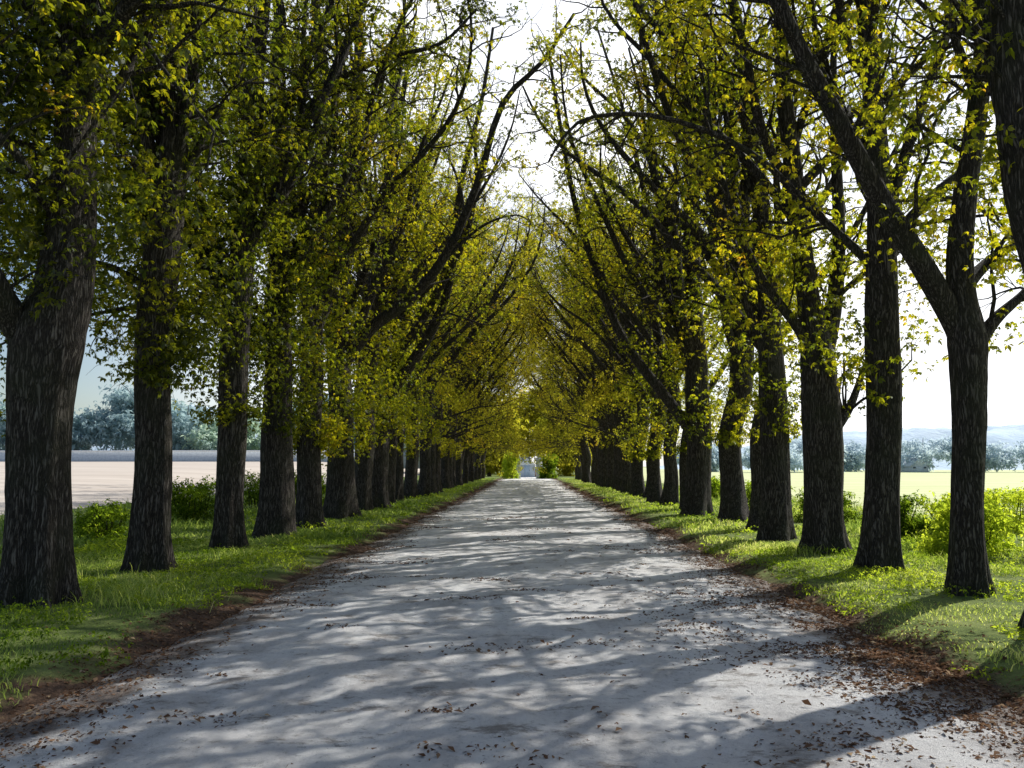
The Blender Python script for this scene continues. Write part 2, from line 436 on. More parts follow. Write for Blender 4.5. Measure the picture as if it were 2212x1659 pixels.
def trunk_tube(mb, rng, pl, Rd, segs=36):
    n = len(pl); T = norm(np.gradient(pl, axis=0))
    u = norm(np.array([1., 0, 0]) - T[:, :1] * T); v = np.cross(T, u)
    th = np.arange(segs) / segs * 2 * PI
    z = pl[:, 2][:, None]
    ph = rng.uniform(0, 6, 8)
    nb = rng.integers(4, 7)
    fl = np.exp(-np.maximum(z, 0) / .34) * (.27 + .24 * np.cos(nb * th + ph[0]) + .12 * np.cos((nb - 2) * th + ph[1]))
    flu = .08 * np.cos(nb * th + ph[0] + .15 * z) * np.exp(-z / 2.2) + .05 * np.cos(3 * th + ph[2] + z * .8) + .045 * np.cos(2 * th + ph[3] - z * .6)
    flu = flu + .075 * np.sin(z * 2.1 + ph[5]) * np.cos(th + ph[7]) + .035 * np.sin(z * 1.1 + ph[4])
    rid = .022 * np.sin(13 * th + ph[4] + .8 * np.sin(z * 1.3)) + .014 * np.sin(17 * th + ph[6] - z * .9) + rng.normal(0, .010, (n, segs))
    rr = Rd[:, None] * (1 + fl + flu + rid)
    vs = pl[:, None] + rr[..., None] * (np.cos(th)[None, :, None] * u[:, None] + np.sin(th)[None, :, None] * v[:, None])
    j = np.arange(n - 1)[:, None] * segs; q = np.arange(segs)[None]; q2 = (q + 1) % segs
    mb.add(vs, np.stack([j + q, j + q2, j + segs + q2, j + segs + q], -1))

def make_tree(seed, loc, trunk, trad, limbs, o, nauto=5, H=17, shoots=0, sh_range=(2.2, 7), leafmat='leaf', segs=36, auto_h=(4.5, 8), arch=0, arch_h=(5, 10.5), arch_lean=(.55, .95), lowarch=0, outer=0, pin=.55):
    """trunk: local points; limbs: list of (points, r0[, end radius share])"""
    rng = np.random.default_rng(seed)
    root = bpy.data.objects.new('avenue_tree', None); C.objects.link(root); root.location = loc
    root.empty_display_size = .3
    pts = [np.array(p, float) for p in trunk]
    rad = list(trad)
    d = norm(pts[-1] - pts[-2]) * .7 + up * .5
    while pts[-1][2] < H:
        d = norm(d + rng.normal(0, .1, 3) + up * .15)
        pts.append(pts[-1] + d * 1.4); rad.append(max(.025, rad[-1] * .82))
    pts.insert(0, pts[0] - up * .25); rad.insert(0, rad[0])
    pts = np.array(pts)
    n = max(50, int(H * 6))
    pl = catmull(pts, n); rr = np.interp(np.linspace(0, len(rad) - 1, n), np.arange(len(rad)), rad)
    tm = MB(); lf = MB()
    trunk_tube(tm, rng, pl, rr, segs)
    hh = pl[:, 2]
    iu = np.argmax(hh > 5.0)
    branchify(rng, tm, lf, pl[iu:], rr[iu:] * .7, o, .05)
    tm.build('trunk', M['bark'], root)
    ll = []
    for lb in limbs:
        lp, r0 = lb[0], lb[1]; e = lb[2] if len(lb) > 2 else .22
        q = catmull(np.array(lp, float), 22); ll.append((q, r0 * np.linspace(1, e, 22), .2))
    base = 0 if o['sgn'] > 0 else PI
    for i in range(nauto):
        h = rng.uniform(*auto_h); j = np.argmax(hh > h)
        c = rng.uniform()
        az = base + rng.normal(0, .7) if c < pin else base + PI + rng.normal(0, .8)
        lean = rng.uniform(.30, .75)
        ln = (H - h) * rng.uniform(.7, 1.0) / math.cos(lean * .55)
        q = auto_limb(rng, pl[j].copy(), az, lean, ln, H, o, o.get('reach', 4.6))
        ll.append((q, rr[j] * rng.uniform(.42, .6) * np.linspace(1, .16, 18), .12))
    for i in range(arch):      # limbs arching right across the road
        h = arch_h[0] + (arch_h[1] - arch_h[0]) * (i + rng.uniform(0, 1)) / arch; j = np.argmax(hh > h)
        q = auto_limb(rng, pl[j].copy(), base + rng.normal(0, .35), rng.uniform(*arch_lean), rng.uniform(8, 10), H, o, 9, rng.uniform(-.02, .06))
        ll.append((q, max(.05, rr[j] * rng.uniform(.26, .36)) * np.linspace(1, .16, 18), .12))
    for i in range(lowarch):
        h = rng.uniform(3.0, 5.0); j = np.argmax(hh > h)
        q = auto_limb(rng, pl[j].copy(), base + rng.normal(0, .4), rng.uniform(.9, 1.25), rng.uniform(5, 7), H, o, 9, rng.uniform(-.06, .03))
        ll.append((q, rr[j] * rng.uniform(.16, .22) * np.linspace(1, .16, 18), .12))
    for i in range(outer):     # low limbs on the field side, drooping at the tips
        h = rng.uniform(3.8, 7); j = np.argmax(hh > h)
        q = auto_limb(rng, pl[j].copy(), base + PI + rng.normal(0, .6), rng.uniform(.8, 1.2), rng.uniform(4, 6), H, o, 9, rng.uniform(-.18, .0))
        ll.append((q, rr[j] * rng.uniform(.20, .28) * np.linspace(1, .16, 18), .12))
    for q, r_, t0 in ll:
        lm = MB(); tubes(lm, q, r_, 12)
        branchify(rng, lm, lf, q, r_, o, t0)
        lm.build('limb', M['bark'], root)
    lf.build('crown', M[leafmat], root, smooth=False)
    if shoots:
        # shoots sprout from the bark in tufts
        N = shoots
        nt_ = max(4, N // 11)
        th0 = rng.uniform(*sh_range, nt_); ta = rng.uniform(0, 2 * PI, nt_); ci = rng.integers(0, nt_, N)
        h = np.clip(th0[ci] + rng.normal(0, .35, N), *sh_range)
        j = np.searchsorted(hh[:np.argmax(hh)], h); j = np.clip(j, 0, n - 1)
        th = ta[ci] + rng.normal(0, .9, N)
        od = np.stack([np.cos(th), np.sin(th), rng.uniform(-.1, .6, N)], 1)
        st = pl[j] + od * (rr[j] * .9)[:, None] * np.array([1, 1, 0])
        W = np.zeros((N, 4, 3)); W[:, 0] = st; d = norm(od); tl = rng.uniform(.4, 1.8, N) * np.clip((h - sh_range[0]) * .4 + .4, .4, 1)
        for k in range(1, 4):
            W[:, k] = W[:, k - 1] + d * (tl / 3)[:, None]; d = norm(d + rng.normal(0, .2, (N, 3)) - up * .28)
        sm_ = MB(); q = 12
        tw = rng.uniform(.15, 1, (N, q)); x = np.minimum(tw, .999) * 3; i = x.astype(int); u = (x - i)[..., None]
        ii = np.arange(N)[:, None]
        pos = W[ii, i] * (1 - u) + W[ii, i + 1] * u
        pos = (pos + rng.normal(0, .09, pos.shape)).reshape(-1, 3)
        leaf_units(sm_, rng, pos, rng.normal(0, 1, pos.shape), rng.uniform(LS0, LS1, len(pos)) * o.get('ls', 1), clump_tint(pos, o['ph']) - .04 + rng.normal(0, .1, len(pos)) + o.get('tint', 0), leaflets=o.get('leaflets', 5))
        sm_.build('trunk_shoots', M[leafmat], root, smooth=False)
    return root

def opts(sgn, ph, **kw):
    d = dict(sgn=sgn, ph=ph, gap=.47, twigs=5, units=10, thin0=12.5, thinr=8, thinmin=.35, ld=.94, bare=.27)
    d.update(kw); return d

def hand(Y, base, tr, limbs, gz=.08):
    """measured outline of one near tree -> local 3D points. tr: (px,py,width,dY); limbs: ([(px,py,dY)], r0)"""
    b = P(base[0], base[1], Y); b[2] = gz
    tp = [np.zeros(3)] + [P(x, y, Y + dy) - b for x, y, w, dy in tr]
    rd = [base[2] * Y / F / 2] + [w * (Y + dy) / F / 2 for x, y, w, dy in tr]
    lb = [([P(x, y, Y + dy) - b for x, y, dy in l[0]],) + tuple(l[1:]) for l in limbs]
    return b, tp, rd, lb

LEFT, RIGHT = {}, {}
def add_hand(store, idx, seed, Y, base, tr, limbs, o, **kw):
    b, tp, rd, lb = hand(Y, base, tr, limbs)
    store[idx] = make_tree(seed, b, tp, rd, lb, o, **kw)

LD = dict(ld=1.0, tint=.0, thin0=13.5, gap=.40, units=12, bare=.16, clump=.8, ls=.92)
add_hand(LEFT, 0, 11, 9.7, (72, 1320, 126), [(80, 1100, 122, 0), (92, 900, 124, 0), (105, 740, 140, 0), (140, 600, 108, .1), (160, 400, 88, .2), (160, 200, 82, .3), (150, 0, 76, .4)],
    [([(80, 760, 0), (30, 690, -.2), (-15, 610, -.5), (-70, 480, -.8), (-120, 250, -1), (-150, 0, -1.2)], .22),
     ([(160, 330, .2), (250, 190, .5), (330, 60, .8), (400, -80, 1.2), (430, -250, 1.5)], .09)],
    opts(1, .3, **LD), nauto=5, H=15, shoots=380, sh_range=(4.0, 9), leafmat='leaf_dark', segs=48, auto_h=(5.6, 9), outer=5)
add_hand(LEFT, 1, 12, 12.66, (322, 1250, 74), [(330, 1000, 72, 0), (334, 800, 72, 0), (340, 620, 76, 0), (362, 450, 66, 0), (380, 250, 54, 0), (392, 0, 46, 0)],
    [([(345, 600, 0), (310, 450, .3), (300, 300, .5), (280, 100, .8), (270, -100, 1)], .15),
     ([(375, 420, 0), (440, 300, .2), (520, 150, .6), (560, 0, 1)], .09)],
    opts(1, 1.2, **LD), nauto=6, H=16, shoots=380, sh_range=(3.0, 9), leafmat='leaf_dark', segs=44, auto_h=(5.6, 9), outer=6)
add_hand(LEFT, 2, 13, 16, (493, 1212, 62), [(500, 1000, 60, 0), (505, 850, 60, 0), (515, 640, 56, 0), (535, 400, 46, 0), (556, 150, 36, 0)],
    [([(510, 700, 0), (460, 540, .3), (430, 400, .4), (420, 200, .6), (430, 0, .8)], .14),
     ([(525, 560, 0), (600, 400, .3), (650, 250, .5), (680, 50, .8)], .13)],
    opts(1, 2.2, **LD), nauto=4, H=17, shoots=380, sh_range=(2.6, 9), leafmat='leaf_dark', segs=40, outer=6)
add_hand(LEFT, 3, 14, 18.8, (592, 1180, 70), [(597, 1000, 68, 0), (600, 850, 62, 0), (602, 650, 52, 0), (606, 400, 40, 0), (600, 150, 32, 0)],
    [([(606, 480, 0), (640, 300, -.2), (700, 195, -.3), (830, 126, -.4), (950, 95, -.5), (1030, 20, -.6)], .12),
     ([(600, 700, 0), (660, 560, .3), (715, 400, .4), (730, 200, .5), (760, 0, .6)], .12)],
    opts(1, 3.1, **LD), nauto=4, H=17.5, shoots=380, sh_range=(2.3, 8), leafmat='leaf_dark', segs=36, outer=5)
add_hand(LEFT, 4, 15, 21.8, (667, 1165, 50), [(668, 1000, 50, 0), (670, 850, 48, 0), (680, 600, 42, 0), (692, 400, 34, 0), (700, 200, 28, 0)],
    [([(680, 720, 0), (720, 600, .2), (750, 470, .3), (770, 250, .4), (785, 50, .5)], .14)],
    opts(1, 4.4, inthin=.05), nauto=5, H=17.5, shoots=300, sh_range=(2.1, 7.5), leafmat='leaf', segs=32, outer=3)
add_hand(LEFT, 5, 16, 25.5, (735, 1135, 58), [(738, 1000, 56, 0), (736, 850, 54, 0), (725, 700, 46, 0), (715, 600, 40, 0), (745, 480, 36, 0), (765, 300, 30, 0), (775, 100, 22, 0)],
    [([(738, 790, 0), (800, 710, .1), (880, 650, .2), (960, 555, .2), (1030, 400, .2), (1085, 225, .1), (1170, 135, 0), (1240, 30, 0)], .23),
     ([(735, 700, 0), (800, 560, .3), (830, 420, .5), (870, 200, .6), (900, 20, .6)], .16),
     ([(960, 560, .2), (1040, 490, .4), (1110, 465, .5), (1150, 480, .6)], .06)],
    opts(1, 5.0, inthin=.02, thin0=14.5), nauto=5, H=18, shoots=260, sh_range=(1.8, 7.5), segs=32, outer=2, pin=.65)
add_hand(LEFT, 7, 18, 31.5, (812, 1112, 46), [(814, 1000, 45, 0), (822, 900, 44, 0), (830, 700, 36, 0), (840, 450, 26, 0), (850, 250, 20, 0)],
    [([(822, 880, 0), (885, 790, .1), (940, 700, .2), (975, 590, .2), (995, 400, .2), (1040, 220, .2), (1065, 60, .2)], .26),
     ([(965, 675, .2), (1005, 688, .1), (1060, 702, 0), (1110, 675, 0)], .05)],
    opts(1, 5.9, inthin=.02, thin0=14.5), nauto=5, H=18, shoots=200, sh_range=(1.8, 7.5), segs=28, outer=2, pin=.7)

RO = dict(ld=.97, tint=.05, thin0=12.5, thinr=7, bare=.26, units=13, outkeep=.68, ls=.88)
add_hand(RIGHT, 0, 31, 8.3, (2298, 1400, 92), [(2335, 1100, 98, 0), (2335, 850, 106, 0), (2295, 620, 114, 0), (2240, 420, 118, 0), (2210, 200, 112, 0), (2195, 0, 100, 0)],
    [([(2225, 380, 0), (2160, 200, .3), (2130, 40, .6), (2080, -120, .9)], .13)],
    opts(-1, .8, **RO), nauto=4, H=14, shoots=30, sh_range=(4.5, 9), segs=48, auto_h=(6, 8), pin=.7)
add_hand(RIGHT, 1, 32, 10.8, (2094, 1285, 68), [(2092, 1100, 60, 0), (2094, 950, 63, 0), (2092, 830, 70, 0), (2090, 730, 80, 0), (2078, 640, 60, 0), (2073, 540, 54, 0), (2085, 400, 46, 0), (2110, 250, 40, 0), (2130, 60, 34, 0)],
    [([(2085, 745, 0), (2060, 690, 0), (1990, 570, -.1), (1900, 425, -.2), (1810, 260, -.3), (1740, 130, -.4), (1680, 0, -.5), (1620, -150, -.6), (1570, -350, -.6)], .185, .35),
     ([(2100, 760, 0), (2150, 690, .1), (2215, 630, .2), (2290, 540, .4)], .11),
     ([(2085, 620, 0), (2120, 580, .2), (2170, 540, .4), (2240, 515, .7), (2320, 430, 1)], .10)],
    opts(-1, 1.7, **RO), nauto=4, H=15, shoots=44, sh_range=(2.6, 6), segs=44, auto_h=(6, 8), pin=.75)
add_hand(RIGHT, 2, 33, 13.0, (1903, 1237, 74), [(1906, 1050, 67, 0), (1908, 850, 68, 0), (1907, 680, 62, 0), (1905, 520, 56, 0), (1898, 350, 50, 0), (1882, 180, 44, 0), (1868, 0, 38, 0)],
    [([(1905, 620, 0), (1870, 560, .1), (1800, 495, .3), (1735, 435, .4), (1650, 350, .5), (1540, 288, .5), (1400, 248, .5), (1270, 255, .5), (1215, 300, .5), (1185, 350, .5)], .085),
     ([(1915, 560, 0), (1960, 480, .2), (2040, 400, .5), (2110, 350, .8), (2200, 340, 1.1)], .12),
     ([(1910, 480, 0), (1950, 350, .2), (2000, 200, .4), (2050, 50, .6), (2080, -120, .8)], .12)],
    opts(-1, 2.9, **RO), nauto=4, H=16, shoots=55, sh_range=(2.4, 6), segs=44, pin=.8, auto_h=(5.5, 8), outer=1)
add_hand(RIGHT, 3, 34, 15.5, (1782, 1190, 80), [(1778, 1050, 73, 0), (1774, 900, 74, 0), (1770, 780, 70, 0), (1745, 640, 48, 0), (1722, 450, 42, 0), (1698, 250, 36, 0), (1685, 50, 30, 0)],
    [([(1772, 800, 0), (1800, 670, .2), (1812, 520, .4), (1806, 330, .5), (1800, 150, .6), (1810, -50, .7)], .19),
     ([(1765, 800, 0), (1725, 710, -.1), (1650, 610, -.2), (1590, 480, -.3), (1545, 320, -.3), (1510, 120, -.4)], .12),
     ([(1795, 940, 0), (1835, 880, .2), (1865, 800, .4), (1920, 650, .6)], .11)],
    opts(-1, 3.8, tint=.04, units=12, outkeep=.62, ls=.92), nauto=4, H=17, shoots=110, sh_range=(2.5, 7), segs=40, pin=.85, auto_h=(5.5, 8), outer=1)
add_hand(RIGHT, 4, 35, 18.3, (1680, 1170, 60), [(1676, 1020, 57, 0), (1670, 880, 56, 0), (1662, 720, 50, 0), (1652, 520, 42, 0), (1625, 300, 34, 0), (1600, 100, 28, 0)],
    [([(1665, 760, 0), (1610, 640, .1), (1560, 480, .2), (1500, 260, .3), (1450, 50, .3)], .16),
     ([(1655, 600, 0), (1690, 450, .3), (1710, 300, .5), (1730, 100, .7)], .13)],
    opts(-1, 4.9, tint=.04, units=12, outkeep=.58, ls=.92), nauto=4, H=17.5, shoots=120, sh_range=(2.3, 7), segs=36, pin=.9, auto_h=(5, 8))
add_hand(RIGHT, 7, 38, 27.2, (1508, 1130, 52), [(1510, 1000, 50, 0), (1506, 850, 46, 0), (1500, 650, 38, 0), (1490, 400, 28, 0), (1480, 200, 22, 0)],
    [([(1500, 940, 0), (1440, 860, .1), (1350, 740, .2), (1295, 610, .2), (1240, 430, .3), (1205, 240, .3), (1185, 110, .3)], .21),
     ([(1502, 800, 0), (1440, 640, .3), (1400, 450, .4), (1350, 250, .5), (1290, 60, .5)], .16)],
    opts(-1, 5.5, inthin=.02, tint=.03, outkeep=.5), nauto=4, H=18, shoots=130, sh_range=(2, 7), segs=30, pin=.85)

# prototypes for the long rows
def auto_trunk(rng, H, r):
    fork = rng.uniform(5, 7); lx, ly = rng.normal(0, .045, 2)
    pts = [np.array([lx * z + rng.normal(0, .07), ly * z + rng.normal(0, .07), z]) for z in (0, 1.2, 2.5, 4, fork)]
    pts[0][:2] = 0
    rd = [r, r * .89, r * .86, r * .88, r * .85]
    for k in range(3):
        pts.append(pts[-1] + np.array([rng.normal(0, .3), rng.normal(0, .2), 2.2])); rd.append(rd[-1] * .68)
    return pts, rd

protos = []
for s in range(8):      # 0-1 left row, 2-3 right row, 4-7 the far end
    rng = np.random.default_rng(100 + s)
    far = s >= 4
    H = rng.uniform(16.5, 19) if not far else rng.uniform(18.5, 20.5)
    pts, rd = auto_trunk(rng, H, rng.uniform(.30, .40))
    if s < 2:
        o = opts(1, s * 1.3, reach=5.2, thin0=14, inthin=.02, tint=.03, leaflets=4, ls=1.08, gap=.48, bare=.32, clump=1.1)
        kw = dict(nauto=8, shoots=170, pin=.65, outer=1, arch=1, arch_h=(8, 11), arch_lean=(.45, .65))
    elif s < 4:
        o = opts(1, s * 1.3, reach=5.2, thin0=14, inthin=.02, tint=.03, leaflets=4, ls=1.08, gap=.48, bare=.34, outkeep=.5, clump=1.1)
        kw = dict(nauto=8, shoots=110, pin=.85, arch=1, arch_h=(8, 11), arch_lean=(.45, .65))
    else:
        o = opts(1, s * 1.3, reach=7.0, thin0=16, thinr=10, units=5, inthin=.0, sub=1.2, ls=1.6, leaflets=3, tint=-.01, gap=.50, ld=.92, bare=.26, clump=1.1)
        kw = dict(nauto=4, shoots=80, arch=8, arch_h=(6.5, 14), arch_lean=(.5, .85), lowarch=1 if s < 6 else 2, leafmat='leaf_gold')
    protos.append(make_tree(200 + s, (0, 0, -50), pts, rd, [], o, H=H, sh_range=(2.2, 7.5), segs=28, auto_h=(3.8, 8), **kw))

used = [False] * len(protos)
def place(s, loc, rz, scl):
    if not used[s]:
        used[s] = True; r_ = protos[s]
    else:
        r_ = protos[s].copy(); C.objects.link(r_)
        for ch in list(protos[s].children):
            c = ch.copy(); C.objects.link(c); c.parent = r_
    r_.location = loc; r_.rotation_euler = (0, 0, rz); r_.scale = (scl, scl, scl)
    return r_

random.seed(5)
LY = [9.7, 12.66, 16, 18.8, 21.8, 25.5, 28.9, 31.5]
while LY[-1] < 96: LY.append(LY[-1] + 3.05)
RY = [8.3, 10.8, 13, 15.5, 18.3, 21.3, 24.3, 27.2]
while RY[-1] < 96: RY.append(RY[-1] + 3.02)
for side, ys, st in ((-1, LY, LEFT), (1, RY, RIGHT)):
    for i, Y in enumerate(ys):
        if i in st: continue
        s = random.choice([6, 7]) if Y > 68 else random.choice([4, 5]) if Y > 45 else (2 if side > 0 else 0) + i % 2
        st[i] = place(s, (side * (6 + random.uniform(-.3, .3)), Y + random.uniform(-.25, .25), .07), (PI if side > 0 else 0) + random.uniform(-.28, .28), random.uniform(.90, 1.07))

LL = ['massive ridged trunk forking low, nearest tree of the left row', 'straight dark trunk with bare lower bark, second tree in the left row',
 'leafy tree with shoots around a dark trunk, third in the left row', 'thick-based tree with foliage hanging over its trunk, fourth in the left row',
 'slim trunk squeezed beside a thicker one, fifth tree in the left row', 'tree whose long bough arches over the road, sixth in the left row',
 'leafy upright tree just behind the arching bough, seventh in the left row', 'tree with a thick limb slanting toward the road, eighth in the left row']
RL = ['dark trunk entering at the right edge of the frame, nearest on the right', 'slender forked tree with a big limb slanting left, on sunlit right verge',
 'tall tree with a straight stout trunk and long arching bough, third on the right', 'twisted double-stemmed tree with fluted trunk, fourth in the right row',
 'upright tree with tapered dark trunk, fifth in the right row', 'leafy narrow tree, sixth in the right row', 'dark tree in the shade, seventh in the right row',
 'tree with a limb leaning over the road, eighth in the right row']
ORD = ['ninth', 'tenth', 'eleventh', 'twelfth', 'thirteenth', 'fourteenth']
for nm, st, LB in (('left', LEFT, LL), ('right', RIGHT, RL)):
    for i, r_ in st.items():
        r_['category'] = 'tree'; r_['group'] = 'trees in the %s row of the avenue' % nm
        if i < 8: r_['label'] = LB[i]
        elif i < 14: r_['label'] = 'dark-trunked leafy tree, %s from the front in the %s row' % (ORD[i - 8], nm)
        else:
            r_['label'] = 'small distant tree crowded in the far end of the %s row' % nm
            r_['group'] = 'distant trees at the far end of the %s row' % nm

# ------------------------------------------------------------------ ground, road, fields
def sm(x): x = np.clip(x, 0, 1); return x * x * (3 - 2 * x)
def lown(x, y):
    return (np.sin(x * 1.1 + 1.3 * np.sin(y * .37)) * np.sin(y * .83 + .9 * np.sin(x * .7)) + .5 * np.sin(x * 2.7 + y * 1.9) + .4 * np.sin(y * 3.1 - x * 1.7 + 1))
def ridge(x, y):
    k = sm((-15 - x) / 22.)
    return k * np.maximum(0, y - 28) * .021
def gh(x, y):
    ax = np.abs(x)
    z = -.09 + .18 * sm((ax - 3.1 - .25 * lown(x * .2, y)) / 1.1) + .018 * lown(x, y) * sm((ax - 3.3) / .8)
    z = z + np.minimum(ridge(x, y), 3.2)
    z = z - .35 * sm((-17.6 - x) / .8) - .35 * sm((x - 12.6) / .8)
    return z
def rh(x, y):
    return .05 * (1 - (x / 3.6) ** 2) + .014 * lown(x * .9, y * .8) + .012 * np.sin(y * 1.35 + .6 * np.sin(x)) + .010 * lown(x * 3.1, y * 2.7) + .006 * lown(x * 7.3, y * 6.1) - .05 * sm((np.abs(x) - 3.3) / .5)

def grid(name, xs, ys, fn, mat, kind='structure'):
    X, Yg = np.meshgrid(xs, ys); Z = fn(X, Yg)
    nx, ny = len(xs), len(ys)
    j = np.arange(ny - 1)[:, None] * nx; i = np.arange(nx - 1)[None]
    f = np.stack([j + i, j + i + 1, j + nx + i + 1, j + nx + i], -1)
    mb = MB(); mb.add(np.stack([X, Yg, Z], -1), f)
    ob = mb.build(name, mat)
    ob['kind'] = kind
    return ob
xs = np.concatenate([np.linspace(-900, -60, 18), np.arange(-55, -18.6, 3), np.arange(-18.5, -9, .4), np.arange(-9, 9, .18), np.arange(9, 14.5, .4), np.arange(17, 60, 4), np.linspace(65, 900, 18)])
ys = np.concatenate([np.arange(-12, 2, 1.), np.arange(2, 30, .25), np.arange(30, 120, .6), np.arange(121, 200, 5), np.linspace(210, 1500, 20)])
g_ = grid('ground', xs, ys, gh, M['ground']); g_['label'] = 'grassy verges with a brown leaf-strewn edge along the track'
xr = np.arange(-4.2, 4.21, .07); yr = np.concatenate([np.arange(-6, 1, .4), np.arange(1, 14, .07), np.arange(14, 40, .15), np.arange(40, 124, .5)])
r_ = grid('road', xr, yr, rh, M['road']); r_['label'] = 'pale dusty dirt track running straight between the trees'
xf = np.concatenate([np.linspace(-700, -80, 12), np.arange(-75, -17, 2.), [-17]]); yf = np.concatenate([np.arange(-20, 200, 4.), np.linspace(210, 800, 10)])
f_ = grid('stubble_field', xf, yf, lambda x, y: .14 + np.minimum(ridge(x, y), 3.2) - .3 * sm((x + 17.6) / .6), M['stubble']); f_['label'] = 'pale tan harvested field beyond the left row'
xf = np.concatenate([[12.2], np.arange(13, 60, 2.), np.linspace(62, 700, 14)])
f_ = grid('meadow', xf, yf, lambda x, y: .13 - .3 * sm((12.8 - x) / .6), M['meadow']); f_['label'] = 'sunlit yellow-green meadow beyond the right row'

# hills on the horizon
def hill(name, cx, cy, wx, h, seed, label):
    rng = np.random.default_rng(seed)
    xs_ = np.linspace(-wx, wx, 120); ys_ = np.linspace(0, 130, 24)
    X, Yg = np.meshgrid(xs_, ys_)
    e = sm((wx - np.abs(X)) / (wx * .55)) * sm(Yg / 60)
    Z = h * e * (1 + .12 * np.sin(X * .03 + seed) + .07 * np.sin(X * .11 + Yg * .07)) + rng.normal(0, .02 * h, X.shape) * e - .6
    nx, ny = X.shape[1], X.shape[0]
    j = np.arange(ny - 1)[:, None] * nx; i = np.arange(nx - 1)[None]
    mb = MB(); mb.add(np.stack([X + cx, Yg + cy, Z], -1), np.stack([j + i, j + i + 1, j + nx + i + 1, j + nx + i], -1))
    ob = mb.build(name, M['hill']); ob['kind'] = 'structure'; ob['label'] = label
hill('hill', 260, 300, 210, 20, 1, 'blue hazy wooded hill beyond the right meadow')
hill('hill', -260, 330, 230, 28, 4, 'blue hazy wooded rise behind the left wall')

# ------------------------------------------------------------------ grass, ground cover, litter (stuff)
rng = np.random.default_rng(7)
def blades(mb, x, y, h, w, tint):
    n = len(x); z = gh(x, y) - .01
    th = rng.uniform(0, 2 * PI, n); dx, dy = np.cos(th), np.sin(th)
    ln = rng.uniform(.3, 1.0, n) * h; la = rng.uniform(0, 2 * PI, n)
    b0 = np.stack([x, y, z], 1); sd_ = np.stack([dx, dy, 0 * dx], 1) * w[:, None]
    lean = np.stack([np.cos(la) * ln, np.sin(la) * ln, 0 * ln], 1)
    mid = b0 + lean * .35 + up * (h * .6)[:, None]; tip = b0 + lean + up * (h * .9)[:, None]
    v = np.stack([b0 - sd_, b0 + sd_, mid - sd_ * .8, mid + sd_ * .8, tip - sd_ * .12, tip + sd_ * .12], 1)
    i = np.arange(n)[:, None] * 6
    f = np.concatenate([i + np.array([[0, 1, 3, 2]]), i + np.array([[2, 3, 5, 4]])])
    mb.add(v, f, np.repeat(tint, 6))
def scatter(n, x0, x1, y0, y1, pw=1.0):
    u = rng.uniform(0, 1, n) ** pw
    return rng.uniform(x0, x1, n), y0 + (y1 - y0) * u
gb = MB()
for side in (-1, 1):
    for n, x0, x1, y0, y1, hs, w0, pw in ((56000, 3.45, 9.5, 3.2, 18, .06, .005, 1.2), (46000, 3.45, 10, 16, 104, .10, .013, 1.8), (15000, 8.5, 16.5, 8, 60, .24, .012, 1.4)):
        x, y = scatter(n, x0, x1, y0, y1, pw)
        edge = sm((x - 3.35 - .45 * (1 + lown(x * 1.2 * side, y * 1.1) * .8)) / .5)
        cl = np.clip(.75 + .45 * lown(x * .8 * side, y * .9), .15, 1.8)
        k = rng.uniform(0, 1, n) < edge * np.clip(cl + .25, 0, 1)
        x, y, cl = x[k], y[k], cl[k]
        h = hs * cl * rng.uniform(.5, 1.6, len(x))
        blades(gb, x * side, y, h, w0 * rng.uniform(.7, 1.4, len(x)), np.clip(.45 + (.22 if side > 0 else 0) + .2 * lown(x * .5, y * .4 + side) + rng.normal(0, .17, len(x)), 0, 1))  # right side paler: sunlight painted into the blade tint
for cx, cy, n in ((-4.9, 10.2, 250), (-5.2, 10.6, 220), (-4.6, 9.6, 150), (-6.8, 11.6, 250), (-7.3, 12.3, 250), (5.0, 15.2, 200), (6.9, 13.2, 200), (-5.1, 14.2, 250)):
    x = cx + rng.normal(0, .3, n); y = cy + rng.normal(0, .3, n)
    blades(gb, x, y, rng.uniform(.10, .28, n), rng.uniform(.003, .006, n), np.clip(rng.normal(.65, .2, n), 0, 1))
go = gb.build('grass', M['grass'], smooth=False); go['kind'] = 'stuff'; go['label'] = 'green grass growing on both verges under the trees'; go['category'] = 'grass'

wb = MB()
for side in (-1, 1):
    for n, x0, x1, y0, y1 in ((26000, 3.6, 9, 3.2, 17), (9000, 3.6, 10, 15, 70)):
        x, y = scatter(n, x0, x1, y0, y1, 1.2)
        k = (lown(x * .9 + 3, y * .8) > (-.5 if side < 0 else -.2)) & (x > 3.8 + .35 * lown(x, y)); x, y = x[k] * side, y[k]
        pos = np.stack([x, y, gh(x, y) + rng.uniform(.02, .14, len(x)) * np.clip(.8 + .6 * lown(x * 1.1, y * 1.3), .25, 2.2)], 1)
        leaf_units(wb, rng, pos, rng.normal(0, 1, pos.shape), rng.uniform(.03, .065, len(x)) * (1 if y1 < 20 else 2), np.clip(.5 + .25 * lown(x * .6, y * .5) + rng.normal(0, .15, len(x)), 0, 1), leaflets=3)
wo = wb.build('ground_cover', M['shrub'], smooth=False); wo['kind'] = 'stuff'; wo['label'] = 'low leafy weeds among the verge grass'; wo['category'] = 'weeds'

lb = MB()
n = 30000
y = 3 + 75 * rng.uniform(0, 1, n) ** 2.0
sd_ = np.where(rng.uniform(0, 1, n) < .40, -1, 1)
x = (3.40 + rng.normal(0, .32, n) + .25 * lown(y * .2, y)) * sd_
xd = 3.7 - np.abs(rng.normal(0, .95, 15000)); yd = 7.2 + rng.normal(0, 2.4, 15000)      # the drift on the near right
kd = rng.uniform(0, 1, 15000) < np.clip(.5 + .6 * lown(xd * 1.6, yd * 1.9), .04, 1); xd, yd = xd[kd], yd[kd]
